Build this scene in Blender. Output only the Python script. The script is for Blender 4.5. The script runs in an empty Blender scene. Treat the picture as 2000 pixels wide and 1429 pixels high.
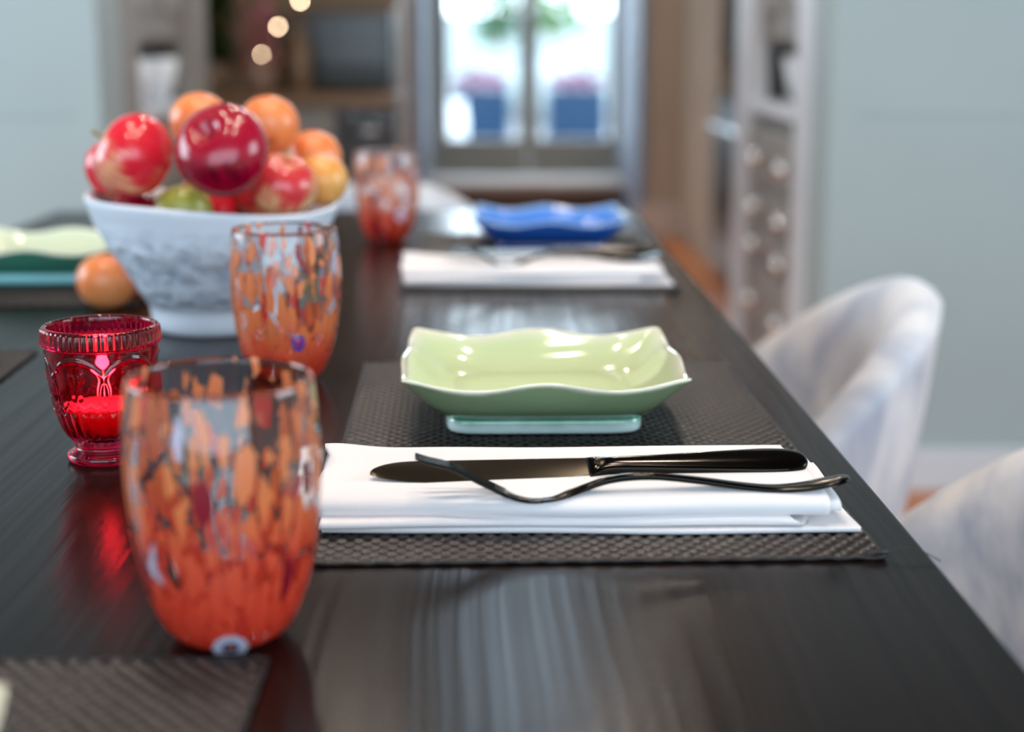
import bpy, bmesh, math, random
from math import sin, cos, pi, radians, exp, sqrt, atan2
from mathutils import Vector, Matrix, Euler, noise as mnoise

scene = bpy.context.scene
col = scene.collection
random.seed(7)
TZ = 0.75                                     # table top height

# ------------------------------------------------------------------ camera
cam_d = bpy.data.cameras.new('camera')
cam = bpy.data.objects.new('camera', cam_d)
col.objects.link(cam)
cam.location = (0, 0, 1.0)
cam.rotation_euler = (radians(90 - 11.88), 0, -radians(0.8))
cam_d.sensor_width = 36
cam_d.lens = 3030 / 2000 * 36
cam_d.clip_start = 0.02
cam_d.clip_end = 200
cam_d.dof.use_dof = True
cam_d.dof.focus_distance = 0.875
cam_d.dof.aperture_fstop = 3.9
scene.camera = cam

# ------------------------------------------------------------------ world, lights, exposure
scene.view_settings.view_transform = 'Standard'
scene.view_settings.look = 'None'
scene.view_settings.gamma = 1
scene.view_settings.use_curve_mapping = False
scene.view_settings.exposure = 0.45
scene.cycles.use_denoising = True
scene.cycles.max_bounces = 14
scene.cycles.transmission_bounces = 12
scene.cycles.transparent_max_bounces = 12
scene.cycles.glossy_bounces = 6
scene.cycles.diffuse_bounces = 5
scene.cycles.sample_clamp_indirect = 6
scene.cycles.sample_clamp_direct = 60

w = bpy.data.worlds.new('world')
scene.world = w
w.use_nodes = True
wn = w.node_tree.nodes
bg = wn['Background']
bg.inputs[0].default_value = (0.72, 0.88, 1.0, 1)
bg.inputs[1].default_value = 6.5

def area(name, loc, aim, sx, sy, power, color, spread=pi):
    d = bpy.data.lights.new(name, 'AREA')
    d.shape = 'RECTANGLE'
    d.size, d.size_y = sx, sy
    d.energy = power
    d.color = color
    d.spread = spread
    o = bpy.data.objects.new(name, d)
    col.objects.link(o)
    o.location = loc
    o.rotation_euler = (Vector(aim) - Vector(loc)).to_track_quat('-Z', 'Y').to_euler()
    return o

def spot_disk(name, loc, size, power, color):
    d = bpy.data.lights.new(name, 'AREA')
    d.shape = 'DISK'
    d.size = size
    d.energy = power
    d.color = color
    o = bpy.data.objects.new(name, d)
    col.objects.link(o)
    o.location = loc
    return o

DAY = (0.64, 0.83, 1.0)
WARM = (1.0, 0.84, 0.70)
def portal(name, loc, aim, sx, sy):
    o = area(name, loc, aim, sx, sy, 1, (1, 1, 1))
    o.data.cycles.is_portal = True
portal('daylight_right_window', (2.84, 0.9, 1.55), (0, 0.9, 1.55), 1.4, 1.3)
area('rear_soft_fill', (-0.1, -2.50, 1.4), (-0.1, 0, 1.4), 5.2, 2.3, 125, DAY)  # added broad soft fill behind the camera
portal('daylight_left_window', (-2.74, 1.9, 1.6), (0, 1.9, 1.6), 1.7, 1.4)
portal('daylight_garden_door', (0.23, 9.42, 1.4), (0.23, 0, 1.4), 1.1, 2.1)
portal('daylight_kitchen_window', (-2.94, 7.0, 1.6), (0, 7.0, 1.6), 1.3, 1.3)
area('kitchen_skylight', (0.10, 5.15, 2.68), (0.10, 5.15, 0), 0.42, 2.1, 12, DAY)
for (x, y) in ((-0.55, 0.5), (0.35, 0.45), (-0.6, 1.7), (0.4, 1.75), (-0.1, 2.9), (0.3, 1.1), (-0.3, 1.15)):
    spot_disk('ceiling_downlight', (x, y, 2.66), 0.10, 4.4, WARM)
for (x, y) in ((-0.4, 4.2), (0.4, 4.2), (-0.6, 7.2), (0.9, 7.2)):
    spot_disk('kitchen_downlight', (x, y, 2.66), 0.10, 5.0, WARM)

# ------------------------------------------------------------------ material helpers
def srgb(r, g, b):
    def f(c):
        c /= 255.0
        return c / 12.92 if c <= 0.04045 else ((c + 0.055) / 1.055) ** 2.4
    return (f(r), f(g), f(b), 1)

def mat(name, base=(0.8, 0.8, 0.8, 1), rough=0.5, metal=0.0, coat=0.0, trans=0.0, ior=1.45, spec=0.5, sheen=0.0, emit=None, es=0.0, coat_rough=0.05):
    m = bpy.data.materials.new(name)
    m.use_nodes = True
    p = m.node_tree.nodes['Principled BSDF']
    p.inputs['Base Color'].default_value = base
    p.inputs['Roughness'].default_value = rough
    p.inputs['Metallic'].default_value = metal
    p.inputs['Coat Weight'].default_value = coat
    p.inputs['Coat Roughness'].default_value = coat_rough
    p.inputs['Transmission Weight'].default_value = trans
    p.inputs['IOR'].default_value = ior
    p.inputs['Specular IOR Level'].default_value = spec
    p.inputs['Sheen Weight'].default_value = sheen
    if emit:
        p.inputs['Emission Color'].default_value = emit
        p.inputs['Emission Strength'].default_value = es
    return m

class NT:
    def __init__(s, m):
        s.t = m.node_tree; s.n = s.t.nodes; s.p = s.n['Principled BSDF']
        s.out = s.n['Material Output']
    def new(s, typ, **kw):
        nd = s.n.new(typ)
        for k, v in kw.items():
            setattr(nd, k, v)
        return nd
    def link(s, a, b):
        s.t.links.new(a, b)
    def coords(s, scale=(1, 1, 1), rot=(0, 0, 0), kind='Object'):
        tc = s.new('ShaderNodeTexCoord')
        mp = s.new('ShaderNodeMapping')
        mp.inputs['Scale'].default_value = scale
        mp.inputs['Rotation'].default_value = rot
        s.link(tc.outputs[kind], mp.inputs['Vector'])
        return mp.outputs['Vector']
    def noise(s, vec, scale, detail=3, rough=0.5, dist=0.0):
        nd = s.new('ShaderNodeTexNoise')
        nd.inputs['Scale'].default_value = scale
        nd.inputs['Detail'].default_value = detail
        nd.inputs['Roughness'].default_value = rough
        nd.inputs['Distortion'].default_value = dist
        s.link(vec, nd.inputs['Vector'])
        return nd
    def ramp(s, fac, stops, interp='LINEAR'):
        nd = s.new('ShaderNodeValToRGB')
        cr = nd.color_ramp
        cr.interpolation = interp
        while len(cr.elements) < len(stops):
            cr.elements.new(0.5)
        for e, (p_, c) in zip(cr.elements, stops):
            e.position = p_; e.color = c
        s.link(fac, nd.inputs['Fac'])
        return nd.outputs['Color']
    def mix(s, fac, a, b):
        nd = s.new('ShaderNodeMix', data_type='RGBA')
        for sock, v in ((nd.inputs[0], fac), (nd.inputs[6], a), (nd.inputs[7], b)):
            if hasattr(v, 'links') or isinstance(v, bpy.types.NodeSocket):
                s.link(v, sock)
            else:
                sock.default_value = v
        return nd.outputs[2]
    def math(s, op, a, b=None, clamp=False):
        nd = s.new('ShaderNodeMath', operation=op, use_clamp=clamp)
        for i, v in enumerate((a, b)):
            if v is None: continue
            if isinstance(v, bpy.types.NodeSocket): s.link(v, nd.inputs[i])
            else: nd.inputs[i].default_value = v
        return nd.outputs[0]
    def bump(s, h, strength=0.3, dist=0.001):
        nd = s.new('ShaderNodeBump')
        nd.inputs['Strength'].default_value = strength
        nd.inputs['Distance'].default_value = dist
        s.link(h, nd.inputs['Height'])
        s.link(nd.outputs['Normal'], s.p.inputs['Normal'])
        return nd
    def sep(s, vec):
        nd = s.new('ShaderNodeSeparateXYZ'); s.link(vec, nd.inputs[0]); return nd.outputs

def g(v): return (v, v, v, 1)

# --- walls / joinery
def paint(name, c, rough=0.55, amp=0.03):
    m = mat(name, c, rough)
    t = NT(m); v = t.coords()
    n = t.noise(v, 2.5, 4)
    lo = tuple(x * (1 - amp) for x in c[:3]) + (1,)
    hi = tuple(min(1, x * (1 + amp)) for x in c[:3]) + (1,)
    t.link(t.ramp(n.outputs['Fac'], [(0.3, lo), (0.7, hi)]), t.p.inputs['Base Color'])
    n2 = t.noise(v, 160, 2)
    t.bump(n2.outputs['Fac'], 0.08, 0.001)
    return m

M = {}
M['wall'] = paint('pale_grey_paint', srgb(160, 174, 175))
M['ceiling'] = paint('taupe_ceiling_paint', srgb(104, 100, 95))
M['beige'] = paint('taupe_paint', srgb(172, 154, 136), 0.9)
M['beige'].node_tree.nodes['Principled BSDF'].inputs['Specular IOR Level'].default_value = 0.1
M['joinery'] = paint('grey_joinery_paint', srgb(142, 138, 131), 0.5)
M['pilaster'] = paint('pale_pilaster_paint', srgb(205, 208, 212), 0.4)
M['frame'] = paint('door_frame_paint', srgb(150, 146, 134), 0.4)
M['sill'] = paint('sill_stone', srgb(190, 172, 160), 0.5)
M['jamb'] = paint('blue_grey_jamb_paint', srgb(120, 130, 146), 0.6)
M['steel'] = mat('brushed_steel', srgb(190, 195, 200), 0.25, metal=1)
M['brass'] = mat('pale_knob_metal', srgb(250, 244, 236), 0.05, metal=1)
M['darkglass'] = mat('dark_appliance_glass', srgb(70, 74, 76), 0.25, spec=0.6)
M['darkmetal'] = mat('dark_grey_appliance', srgb(60, 58, 56), 0.35, metal=0.4)
M['black'] = mat('matt_black', srgb(28, 24, 24), 0.5)

def wood(name, c1, c2, sx=30, sy=2, rough=0.4, axis='Y'):
    m = mat(name, c1, rough)
    t = NT(m)
    sc = (sx, sy, sx) if axis == 'Y' else (sy, sx, sx)
    v = t.coords(sc)
    n = t.noise(v, 1.0, 5, 0.6, 0.4)
    t.link(t.ramp(n.outputs['Fac'], [(0.3, c1), (0.7, c2)]), t.p.inputs['Base Color'])
    t.bump(n.outputs['Fac'], 0.15, 0.001)
    return m
M['floor'] = wood('orange_oak_boards', srgb(186, 100, 42), srgb(206, 126, 62), 12, 1.2, 0.35)
M['darkwood'] = wood('dark_brown_wood', srgb(62, 36, 20), srgb(84, 52, 32), 10, 1, 0.4, 'X')
M['brownwood'] = wood('mid_brown_wood', srgb(120, 92, 66), srgb(146, 114, 84), 8, 1, 0.45, 'X')

# table veneer: long ridged grain along Y
def table_mat():
    m = mat('espresso_oak_veneer', srgb(42, 34, 31), 0.3, spec=0.5, ior=1.18)
    t = NT(m)
    warp = t.noise(t.coords((2.0, 1.2, 1.0)), 2.0, 2)
    base = t.coords((1, 1, 1))
    add = t.new('ShaderNodeVectorMath', operation='MULTIPLY_ADD')
    t.link(warp.outputs['Color'], add.inputs[0])
    add.inputs[1].default_value = (0.022, 0, 0)
    t.link(base, add.inputs[2])
    mp = t.new('ShaderNodeMapping'); mp.inputs['Scale'].default_value = (190, 1.3, 1)
    t.link(add.outputs[0], mp.inputs['Vector'])
    n1 = t.noise(mp.outputs['Vector'], 1.0, 2, 0.45)
    mp2 = t.new('ShaderNodeMapping'); mp2.inputs['Scale'].default_value = (900, 14, 1)
    t.link(add.outputs[0], mp2.inputs['Vector'])
    n2 = t.noise(mp2.outputs['Vector'], 1.0, 2, 0.6)
    h = t.math('MULTIPLY_ADD', n2.outputs['Fac'], 0.08)
    nd = h.node; t.link(n1.outputs['Fac'], nd.inputs[2])
    t.link(t.ramp(n1.outputs['Fac'], [(0.35, srgb(16, 10, 8)), (0.68, srgb(27, 18, 15))]), t.p.inputs['Base Color'])
    t.link(t.ramp(n1.outputs['Fac'], [(0.35, g(0.26)), (0.65, g(0.19))]), t.p.inputs['Roughness'])
    t.bump(h, 0.20, 0.0012)
    return m
M['table'] = table_mat()

def velvet():
    m = mat('pale_grey_velvet', srgb(205, 203, 204), 0.8, sheen=0.5)
    t = NT(m); v = t.coords((1, 1, 0.6))
    n = t.noise(v, 9, 4, 0.55, 0.6)
    t.link(t.ramp(n.outputs['Fac'], [(0.32, srgb(160, 168, 184)), (0.5, srgb(212, 212, 216)), (0.68, srgb(236, 230, 224))]), t.p.inputs['Base Color'])
    n2 = t.noise(v, 260, 3)
    t.bump(n2.outputs['Fac'], 0.25, 0.001)
    t.p.inputs['Sheen Roughness'].default_value = 0.4
    return m
M['velvet'] = velvet()

def cloth():
    m = mat('white_cotton', srgb(238, 232, 232), 0.85, sheen=0.15)
    t = NT(m)
    v = t.coords()
    def wv(direction):
        nd = t.new('ShaderNodeTexWave', bands_direction=direction)
        nd.inputs['Scale'].default_value = 420
        nd.inputs['Distortion'].default_value = 0.6
        t.link(v, nd.inputs['Vector'])
        return nd.outputs['Fac']
    h = t.math('ADD', wv('X'), wv('Y'))
    t.bump(h, 0.12, 0.0003)
    return m
M['cloth'] = cloth()

def weave():
    m = mat('black_woven_vinyl', srgb(70, 63, 60), 0.30, spec=0.45)
    t = NT(m)
    v = t.coords()
    n = t.noise(v, 260, 2)
    at = t.new('ShaderNodeAttribute', attribute_name='glaze')     # weft colour on the raised beads, darker into the gaps
    weft = t.ramp(n.outputs['Fac'], [(0.3, srgb(32, 28, 28)), (0.7, srgb(58, 51, 48))])
    t.link(t.mix(at.outputs['Fac'], srgb(16, 14, 17), weft), t.p.inputs['Base Color'])
    return m
M['weave'] = weave()
M['hem'] = mat('black_hem_thread', srgb(34, 30, 30), 0.55)

M['cutlery'] = mat('black_polished_steel', srgb(36, 33, 31), 0.11, metal=1.0)
M['blade'] = mat('black_brushed_blade', srgb(54, 49, 41), 0.22, metal=1.0)

def celadon(name, inner, outer, deep, rim, foot, footglaze):
    """glaze colours follow the vertex attribute 'glaze' (0 foot .. 1 centre of the well)"""
    m = mat(name, inner, 0.12, coat=0.6, coat_rough=0.03)
    t = NT(m)
    at = t.new('ShaderNodeAttribute', attribute_name='glaze')
    n = t.noise(t.coords(), 60, 4)
    f = t.math('ADD', at.outputs['Fac'], t.math('MULTIPLY', t.math('SUBTRACT', n.outputs['Fac'], 0.5), 0.05))
    c = t.ramp(f, [(0.0, foot), (0.05, foot), (0.12, footglaze), (0.20, deep), (0.34, outer), (0.445, outer), (0.485, rim), (0.53, rim), (0.60, inner), (0.80, inner), (0.84, tuple(x * 0.86 for x in inner[:3]) + (1,)), (0.9, inner)])
    t.link(c, t.p.inputs['Base Color'])
    t.p.inputs['Subsurface Weight'].default_value = 0.0
    n2 = t.noise(t.coords(), 25, 2)
    t.bump(n2.outputs['Fac'], 0.10, 0.004)
    return m
M['celadon'] = celadon('celadon_glaze', srgb(200, 212, 164), srgb(148, 168, 126), srgb(88, 122, 84), srgb(222, 220, 196), srgb(206, 224, 220), srgb(40, 140, 92))
M['teal'] = celadon('celadon_teal_glaze', srgb(212, 224, 196), srgb(70, 140, 116), srgb(30, 118, 98), srgb(222, 232, 212), srgb(140, 208, 210), srgb(110, 190, 190))
M['blueglaze'] = celadon('cobalt_glaze', srgb(80, 138, 226), srgb(36, 96, 190), srgb(14, 52, 130), srgb(150, 185, 225), srgb(20, 62, 140), srgb(10, 45, 120))

def stone_bowl():
    m = mat('bowl_white_stoneware', srgb(212, 216, 222), 0.6)
    t = NT(m)
    v = t.coords()
    z = t.sep(v)[2]
    n = t.noise(v, 42, 5, 0.62, 0.5)
    vo = t.new('ShaderNodeTexVoronoi', feature='SMOOTH_F1')
    vo.inputs['Scale'].default_value = 95
    t.link(v, vo.inputs['Vector'])
    h = t.math('ADD', n.outputs['Fac'], t.math('MULTIPLY', vo.outputs['Distance'], 0.6))
    # relief band between foot and rim
    band = t.ramp(z, [(0.022, g(0)), (0.034, g(1)), (0.078, g(1)), (0.100, g(0))])
    hh = t.math('MULTIPLY', h, band)
    t.bump(hh, 1.0, 0.007)
    mask = t.math('MULTIPLY', band, t.ramp(h, [(0.55, g(0.75)), (0.95, g(0.0))]))
    t.link(t.mix(mask, srgb(218, 222, 230), srgb(172, 182, 200)), t.p.inputs['Base Color'])
    return m
M['bowl'] = stone_bowl()

def apple_mat(name, dark, mid, pale, bias):
    m = mat(name, mid, 0.22, coat=0.35, coat_rough=0.1)
    t = NT(m)
    v = t.coords()
    big = t.noise(v, 16, 2)
    x, y, z = t.sep(v)
    ang = t.math('ARCTAN2', y, x)
    comb = t.new('ShaderNodeCombineXYZ')
    t.link(t.math('MULTIPLY', ang, 7.0), comb.inputs[0])
    t.link(t.math('MULTIPLY', z, 30.0), comb.inputs[1])
    st = t.noise(comb.outputs[0], 1.3, 4, 0.6)
    f = t.math('ADD', t.math('MULTIPLY', big.outputs['Fac'], 0.75), t.math('MULTIPLY', st.outputs['Fac'], 0.35))
    f = t.math('ADD', f, bias)
    # paler towards the stem hollow
    f = t.math('ADD', f, t.math('MULTIPLY', t.math('MAXIMUM', t.math('SUBTRACT', z, 0.020), 0.0), 13.0))
    t.link(t.ramp(f, [(0.38, dark), (0.52, mid), (0.66, mid), (0.78, pale)]), t.p.inputs['Base Color'])
    return m
M['apple_red'] = apple_mat('red_apple_skin', srgb(196, 12, 34), srgb(222, 34, 52), srgb(238, 190, 140), 0.06)
M['apple_dark'] = apple_mat('crimson_apple_skin', srgb(96, 0, 26), srgb(160, 4, 40), srgb(222, 110, 92), -0.04)
M['apple_pale'] = apple_mat('blushed_apple_skin', srgb(180, 20, 44), srgb(206, 56, 60), srgb(232, 200, 140), 0.12)
M['stem'] = mat('fruit_stem', srgb(140, 116, 60), 0.7)

def citrus(name, a, b):
    m = mat(name, a, 0.32, coat=0.25, coat_rough=0.2)
    t = NT(m); v = t.coords()
    n = t.noise(v, 18, 2)
    t.link(t.ramp(n.outputs['Fac'], [(0.35, a), (0.65, b)]), t.p.inputs['Base Color'])
    n2 = t.noise(v, 900, 2)
    t.bump(n2.outputs['Fac'], 0.12, 0.0006)
    return m
M['orange'] = citrus('soft_orange_peel', srgb(232, 126, 66), srgb(240, 150, 92))
M['yellow'] = citrus('amber_peel', srgb(226, 146, 66), srgb(232, 168, 92))
M['pear'] = citrus('green_fruit_skin', srgb(150, 150, 60), srgb(176, 170, 84))
M['calyx'] = mat('green_calyx', srgb(84, 92, 48), 0.7)

def murano(seed, red_from):
    """clear glass with fused orange flakes, redder towards the base, a few lilac, white and wine-red chips"""
    m = mat('flecked_orange_glass', (1, 1, 1, 1), 0.02, trans=1.0, ior=1.46)
    t = NT(m)
    v = t.coords()
    off = t.new('ShaderNodeVectorMath', operation='ADD'); off.inputs[1].default_value = (seed, seed * .7, seed * .3)
    t.link(v, off.inputs[0])
    x, y, z = t.sep(v)
    # normalise to the wall direction so flakes pass through inner and outer skin alike
    nrm = t.new('ShaderNodeVectorMath', operation='NORMALIZE')
    cx = t.new('ShaderNodeCombineXYZ'); t.link(x, cx.inputs[0]); t.link(y, cx.inputs[1])
    t.link(cx.outputs[0], nrm.inputs[0])
    sc = t.new('ShaderNodeVectorMath', operation='SCALE'); sc.inputs['Scale'].default_value = 0.040
    t.link(nrm.outputs[0], sc.inputs[0])
    cz = t.new('ShaderNodeCombineXYZ')
    t.link(t.math('ADD', t.math('MULTIPLY', z, 0.30), seed), cz.inputs[2])
    pos = t.new('ShaderNodeVectorMath', operation='ADD')
    t.link(sc.outputs[0], pos.inputs[0]); t.link(cz.outputs[0], pos.inputs[1])
    wn_ = t.noise(pos.outputs[0], 190, 4, 0.6)
    sub = t.new('ShaderNodeVectorMath', operation='MULTIPLY_ADD')
    t.link(wn_.outputs['Color'], sub.inputs[0]); sub.inputs[1].default_value = (0.007, 0.007, 0.004)
    t.link(pos.outputs[0], sub.inputs[2])
    def voro(feature, scale):
        nd = t.new('ShaderNodeTexVoronoi', feature=feature)
        nd.inputs['Scale'].default_value = scale
        t.link(sub.outputs[0], nd.inputs['Vector'])
        return nd
    de = voro('DISTANCE_TO_EDGE', 132)
    f1 = voro('F1', 132)
    rnd = t.sep(f1.outputs['Color'])
    # coverage: fewer flakes near the rim, solid near the base
    cov = t.ramp(z, [(0.0, g(0.006)), (0.03, g(0.034)), (0.06, g(0.075)), (0.098, g(0.085)), (0.112, g(0.15))])
    big = t.noise(pos.outputs[0], 60, 2)
    thr = t.math('MULTIPLY', cov, t.math('MULTIPLY_ADD', big.outputs['Fac'], 2.6))
    thr.node.inputs[2].default_value = -0.35
    mask = t.math('GREATER_THAN', de.outputs['Distance'], thr)
    dropped = t.math('GREATER_THAN', rnd[1], t.ramp(z, [(0.0, g(0.02)), (0.04, g(0.05)), (0.098, g(0.09)), (0.110, g(0.40))]))
    mask = t.math('MULTIPLY', mask, dropped)
    # flake colour
    n3 = t.noise(pos.outputs[0], 45, 2)
    zz = t.math('ADD', z, t.math('MULTIPLY', t.math('SUBTRACT', n3.outputs['Fac'], 0.5), 0.03))
    basec = t.ramp(zz, [(0.0, srgb(232, 66, 46)), (red_from, srgb(234, 92, 62)), (red_from + 0.022, srgb(236, 134, 78)), (0.11, srgb(234, 144, 92))])
    chip = t.ramp(rnd[0], [(0.0, srgb(206, 196, 214)), (0.022, srgb(150, 20, 40)), (0.06, srgb(214, 58, 44)), (0.15, srgb(234, 144, 92))], 'CONSTANT')
    sel = t.math('LESS_THAN', rnd[0], 0.15)
    fc = t.mix(sel, basec, chip)
    op = t.new('ShaderNodeBsdfPrincipled')
    op.inputs['Roughness'].default_value = 0.35
    op.inputs['Coat Weight'].default_value = 0.7
    op.inputs['Coat Roughness'].default_value = 0.02
    t.link(fc, op.inputs['Base Color'])
    tr = t.new('ShaderNodeBsdfTranslucent')
    t.link(fc, tr.inputs['Color'])
    ms = t.new('ShaderNodeMixShader'); ms.inputs[0].default_value = 0.28
    t.link(op.outputs[0], ms.inputs[1]); t.link(tr.outputs[0], ms.inputs[2])
    m2 = t.new('ShaderNodeMixShader')
    t.link(mask, m2.inputs[0]); t.link(t.p.outputs[0], m2.inputs[1]); t.link(ms.outputs[0], m2.inputs[2])
    t.link(m2.outputs[0], t.out.inputs['Surface'])
    return m
M['ruby'] = mat('ruby_pressed_glass', (0.80, 0.017, 0.075, 1), 0.03, trans=1.0, ior=1.48)
M['wax'] = mat('candle_wax', srgb(250, 226, 214), 0.5)
M['wax'].node_tree.nodes['Principled BSDF'].inputs['Subsurface Weight'].default_value = 0.4
M['flame'] = mat('candle_flame', (1, 0.5, 0.15, 1), 0.5, emit=(1, 0.55, 0.2, 1), es=25)
M['wick'] = mat('burnt_wick', srgb(20, 16, 14), 0.9)
M['clear'] = mat('clear_window_glass', (1, 1, 1, 1), 0.0, trans=1.0, ior=1.01)
M['bottle'] = mat('brown_bottle_glass', (0.55, 0.36, 0.2, 1), 0.05, trans=0.7, ior=1.45)
M['vase'] = mat('taupe_ceramic', srgb(150, 122, 100), 0.35)
M['whiteware'] = mat('white_porcelain', srgb(232, 236, 240), 0.2, coat=0.3)
M['leafdark'] = mat('dark_leaf', srgb(40, 60, 16), 0.5)
M['leaf'] = mat('bright_leaf', srgb(34, 96, 46), 0.5)
M['leaf2'] = mat('lime_leaf', srgb(66, 116, 34), 0.5)
M['pinkflower'] = mat('pink_petal', srgb(190, 100, 120), 0.6)
M['purple'] = mat('purple_petal', srgb(100, 40, 84), 0.6)
M['planter'] = mat('blue_planter', srgb(2, 42, 72), 0.5)
M['patio'] = paint('pale_paving', srgb(76, 79, 84))
M['render'] = paint('pale_garden_wall', srgb(150, 160, 162))
M['hood'] = mat('dark_brown_hood', srgb(66, 48, 32), 0.85, spec=0.15)
M['redpot'] = mat('dark_red_enamel', srgb(120, 30, 34), 0.3, coat=0.3)
M['glow_point'] = mat('warm_glow_point', (1, .8, .55, 1), 0.4, emit=(1.0, 0.74, 0.48, 1), es=42)  # glow stands in for blurred highlights, no real lamp
M['added_wire'] = mat('copper_wire', srgb(150, 100, 60), 0.3, metal=1)

# ------------------------------------------------------------------ object helpers
def mesh_obj(name, verts, faces, m, parent=None, smooth=True, loc=None, uv=None, attr=None):
    me = bpy.data.meshes.new(name)
    me.from_pydata([tuple(v) for v in verts], [], faces)
    me.validate()
    if smooth:
        me.polygons.foreach_set('use_smooth', [True] * len(me.polygons))
    if attr:
        a = me.attributes.new('glaze', 'FLOAT', 'POINT')
        a.data.foreach_set('value', attr)
    me.materials.append(m)
    me.update()
    o = bpy.data.objects.new(name, me)
    col.objects.link(o)
    if parent: o.parent = parent
    if loc: o.location = loc
    return o

def empty(name, loc=(0, 0, 0), rz=0):
    o = bpy.data.objects.new(name, None)
    o.empty_display_size = 0.02
    col.objects.link(o)
    o.location = loc
    o.rotation_euler = (0, 0, rz)
    return o

def tag(o, label=None, cat=None, group=None, kind=None):
    if label: o['label'] = label
    if cat: o['category'] = cat
    if group: o['group'] = group
    if kind: o['kind'] = kind
    return o

def structure(o):
    o['kind'] = 'structure'
    return o

def copy_tree(o, parent=None):
    c = o.copy()
    col.objects.link(c)
    if parent: c.parent = parent
    for ch in list(o.children):
        copy_tree(ch, c)
    return c

class MB:
    """collects boxes and tubes into one mesh"""
    def __init__(s): s.v = []; s.f = []
    def add(s, v, f):
        b = len(s.v); s.v += [tuple(x) for x in v]; s.f += [tuple(i + b for i in q) for q in f]; return s
    def box(s, x0, x1, y0, y1, z0, z1, bev=0.0):
        bm = bmesh.new()
        bmesh.ops.create_cube(bm, size=1)
        for v in bm.verts:
            v.co = Vector((x0 + (v.co.x + .5) * (x1 - x0), y0 + (v.co.y + .5) * (y1 - y0), z0 + (v.co.z + .5) * (z1 - z0)))
        if bev > 0:
            bmesh.ops.bevel(bm, geom=bm.edges[:], offset=bev, segments=2, affect='EDGES', profile=0.5)
        bm.verts.index_update()
        s.add([v.co[:] for v in bm.verts], [[v.index for v in f.verts] for f in bm.faces])
        bm.free(); return s
    def tube(s, pts, r, n=10, caps=True):
        v, f = sweep(pts, [(r, r)] * len(pts) if not isinstance(r, (list, tuple)) else [(q, q) for q in r], n)
        return s.add(v, f)
    def sphere(s, c, r, n=10, sc=(1, 1, 1)):
        bm = bmesh.new()
        bmesh.ops.create_uvsphere(bm, u_segments=n * 2, v_segments=n, radius=r)
        s.add([(c[0] + v.co.x * sc[0], c[1] + v.co.y * sc[1], c[2] + v.co.z * sc[2]) for v in bm.verts], [[v.index for v in f.verts] for f in bm.faces])
        bm.free(); return s
    def build(s, name, m, parent=None, smooth=False, loc=None):
        return mesh_obj(name, s.v, s.f, m, parent, smooth, loc)

def sweep(pts, radii, n=12, up=(0, 0, 1), power=2.0, roll=None):
    """section of half sizes (side, up) swept along pts, closed by caps"""
    pts = [Vector(p) for p in pts]; N = len(pts); V = []; F = []
    up = Vector(up)
    for i, p in enumerate(pts):
        t = (pts[min(i + 1, N - 1)] - pts[max(i - 1, 0)]).normalized()
        u = up if abs(t.dot(up)) < 0.99 else Vector((1, 0, 0))
        side = t.cross(u).normalized(); u2 = side.cross(t).normalized()
        if roll:
            q = Matrix.Rotation(roll, 3, t); side = q @ side; u2 = q @ u2
        a, b = radii[i]
        for k in range(n):
            th = 2 * pi * k / n; c, s_ = cos(th), sin(th)
            if power != 2:
                c = math.copysign(abs(c) ** (2 / power), c); s_ = math.copysign(abs(s_) ** (2 / power), s_)
            V.append(p + side * (a * c) + u2 * (b * s_))
    for i in range(N - 1):
        for k in range(n):
            k2 = (k + 1) % n
            F.append((i * n + k, i * n + k2, (i + 1) * n + k2, (i + 1) * n + k))
    F.append(tuple(reversed(range(n)))); F.append(tuple((N - 1) * n + k for k in range(n)))
    return V, F

def smooth_pts(pts, sub=6):
    """Catmull-Rom through tuples of any length"""
    out = []
    P = [pts[0]] + list(pts) + [pts[-1]]
    for i in range(1, len(P) - 2):
        for j in range(sub):
            t = j / sub
            out.append(tuple(0.5 * ((2 * b) + (-a + c) * t + (2 * a - 5 * b + 4 * c - d) * t * t + (-a + 3 * b - 3 * c + d) * t ** 3)
                             for a, b, c, d in zip(P[i - 1], P[i], P[i + 1], P[i + 2])))
    out.append(tuple(pts[-1]))
    return out

def lathe(profile, seg=64, fn=None):
    """closed profile [(r,z)..]; r==0 ends become poles. fn(theta,i,r,z)->(r,z)"""
    V = []; F = []; rows = []
    for i, (r, z) in enumerate(profile):
        if r < 1e-7:
            rows.append([len(V)]); V.append((0, 0, z)); continue
        row = []
        for k in range(seg):
            th = 2 * pi * k / seg
            rr, zz = fn(th, i, r, z) if fn else (r, z)
            row.append(len(V)); V.append((rr * cos(th), rr * sin(th), zz))
        rows.append(row)
    for a, b in zip(rows[:-1], rows[1:]):
        for k in range(seg):
            k2 = (k + 1) % seg
            if len(a) == 1 and len(b) == 1: continue
            if len(a) == 1: F.append((a[0], b[k2], b[k]))
            elif len(b) == 1: F.append((a[k], a[k2], b[0]))
            else: F.append((a[k], a[k2], b[k2], b[k]))
    return V, F

# ================================================================== the room
def wall(name, x0, x1, y0, y1, z0, z1, m=None):
    return structure(MB().box(x0, x1, y0, y1, z0, z1).build(name, m or M['wall']))

H = 2.7
structure(MB().box(-3.2, 3.2, -2.7, 9.35, -0.06, 0).build('floor', M['floor']))
structure(MB().box(-3.2, 3.2, -2.7, 9.5, H, H + 0.1).build('ceiling', M['ceiling']))
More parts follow.
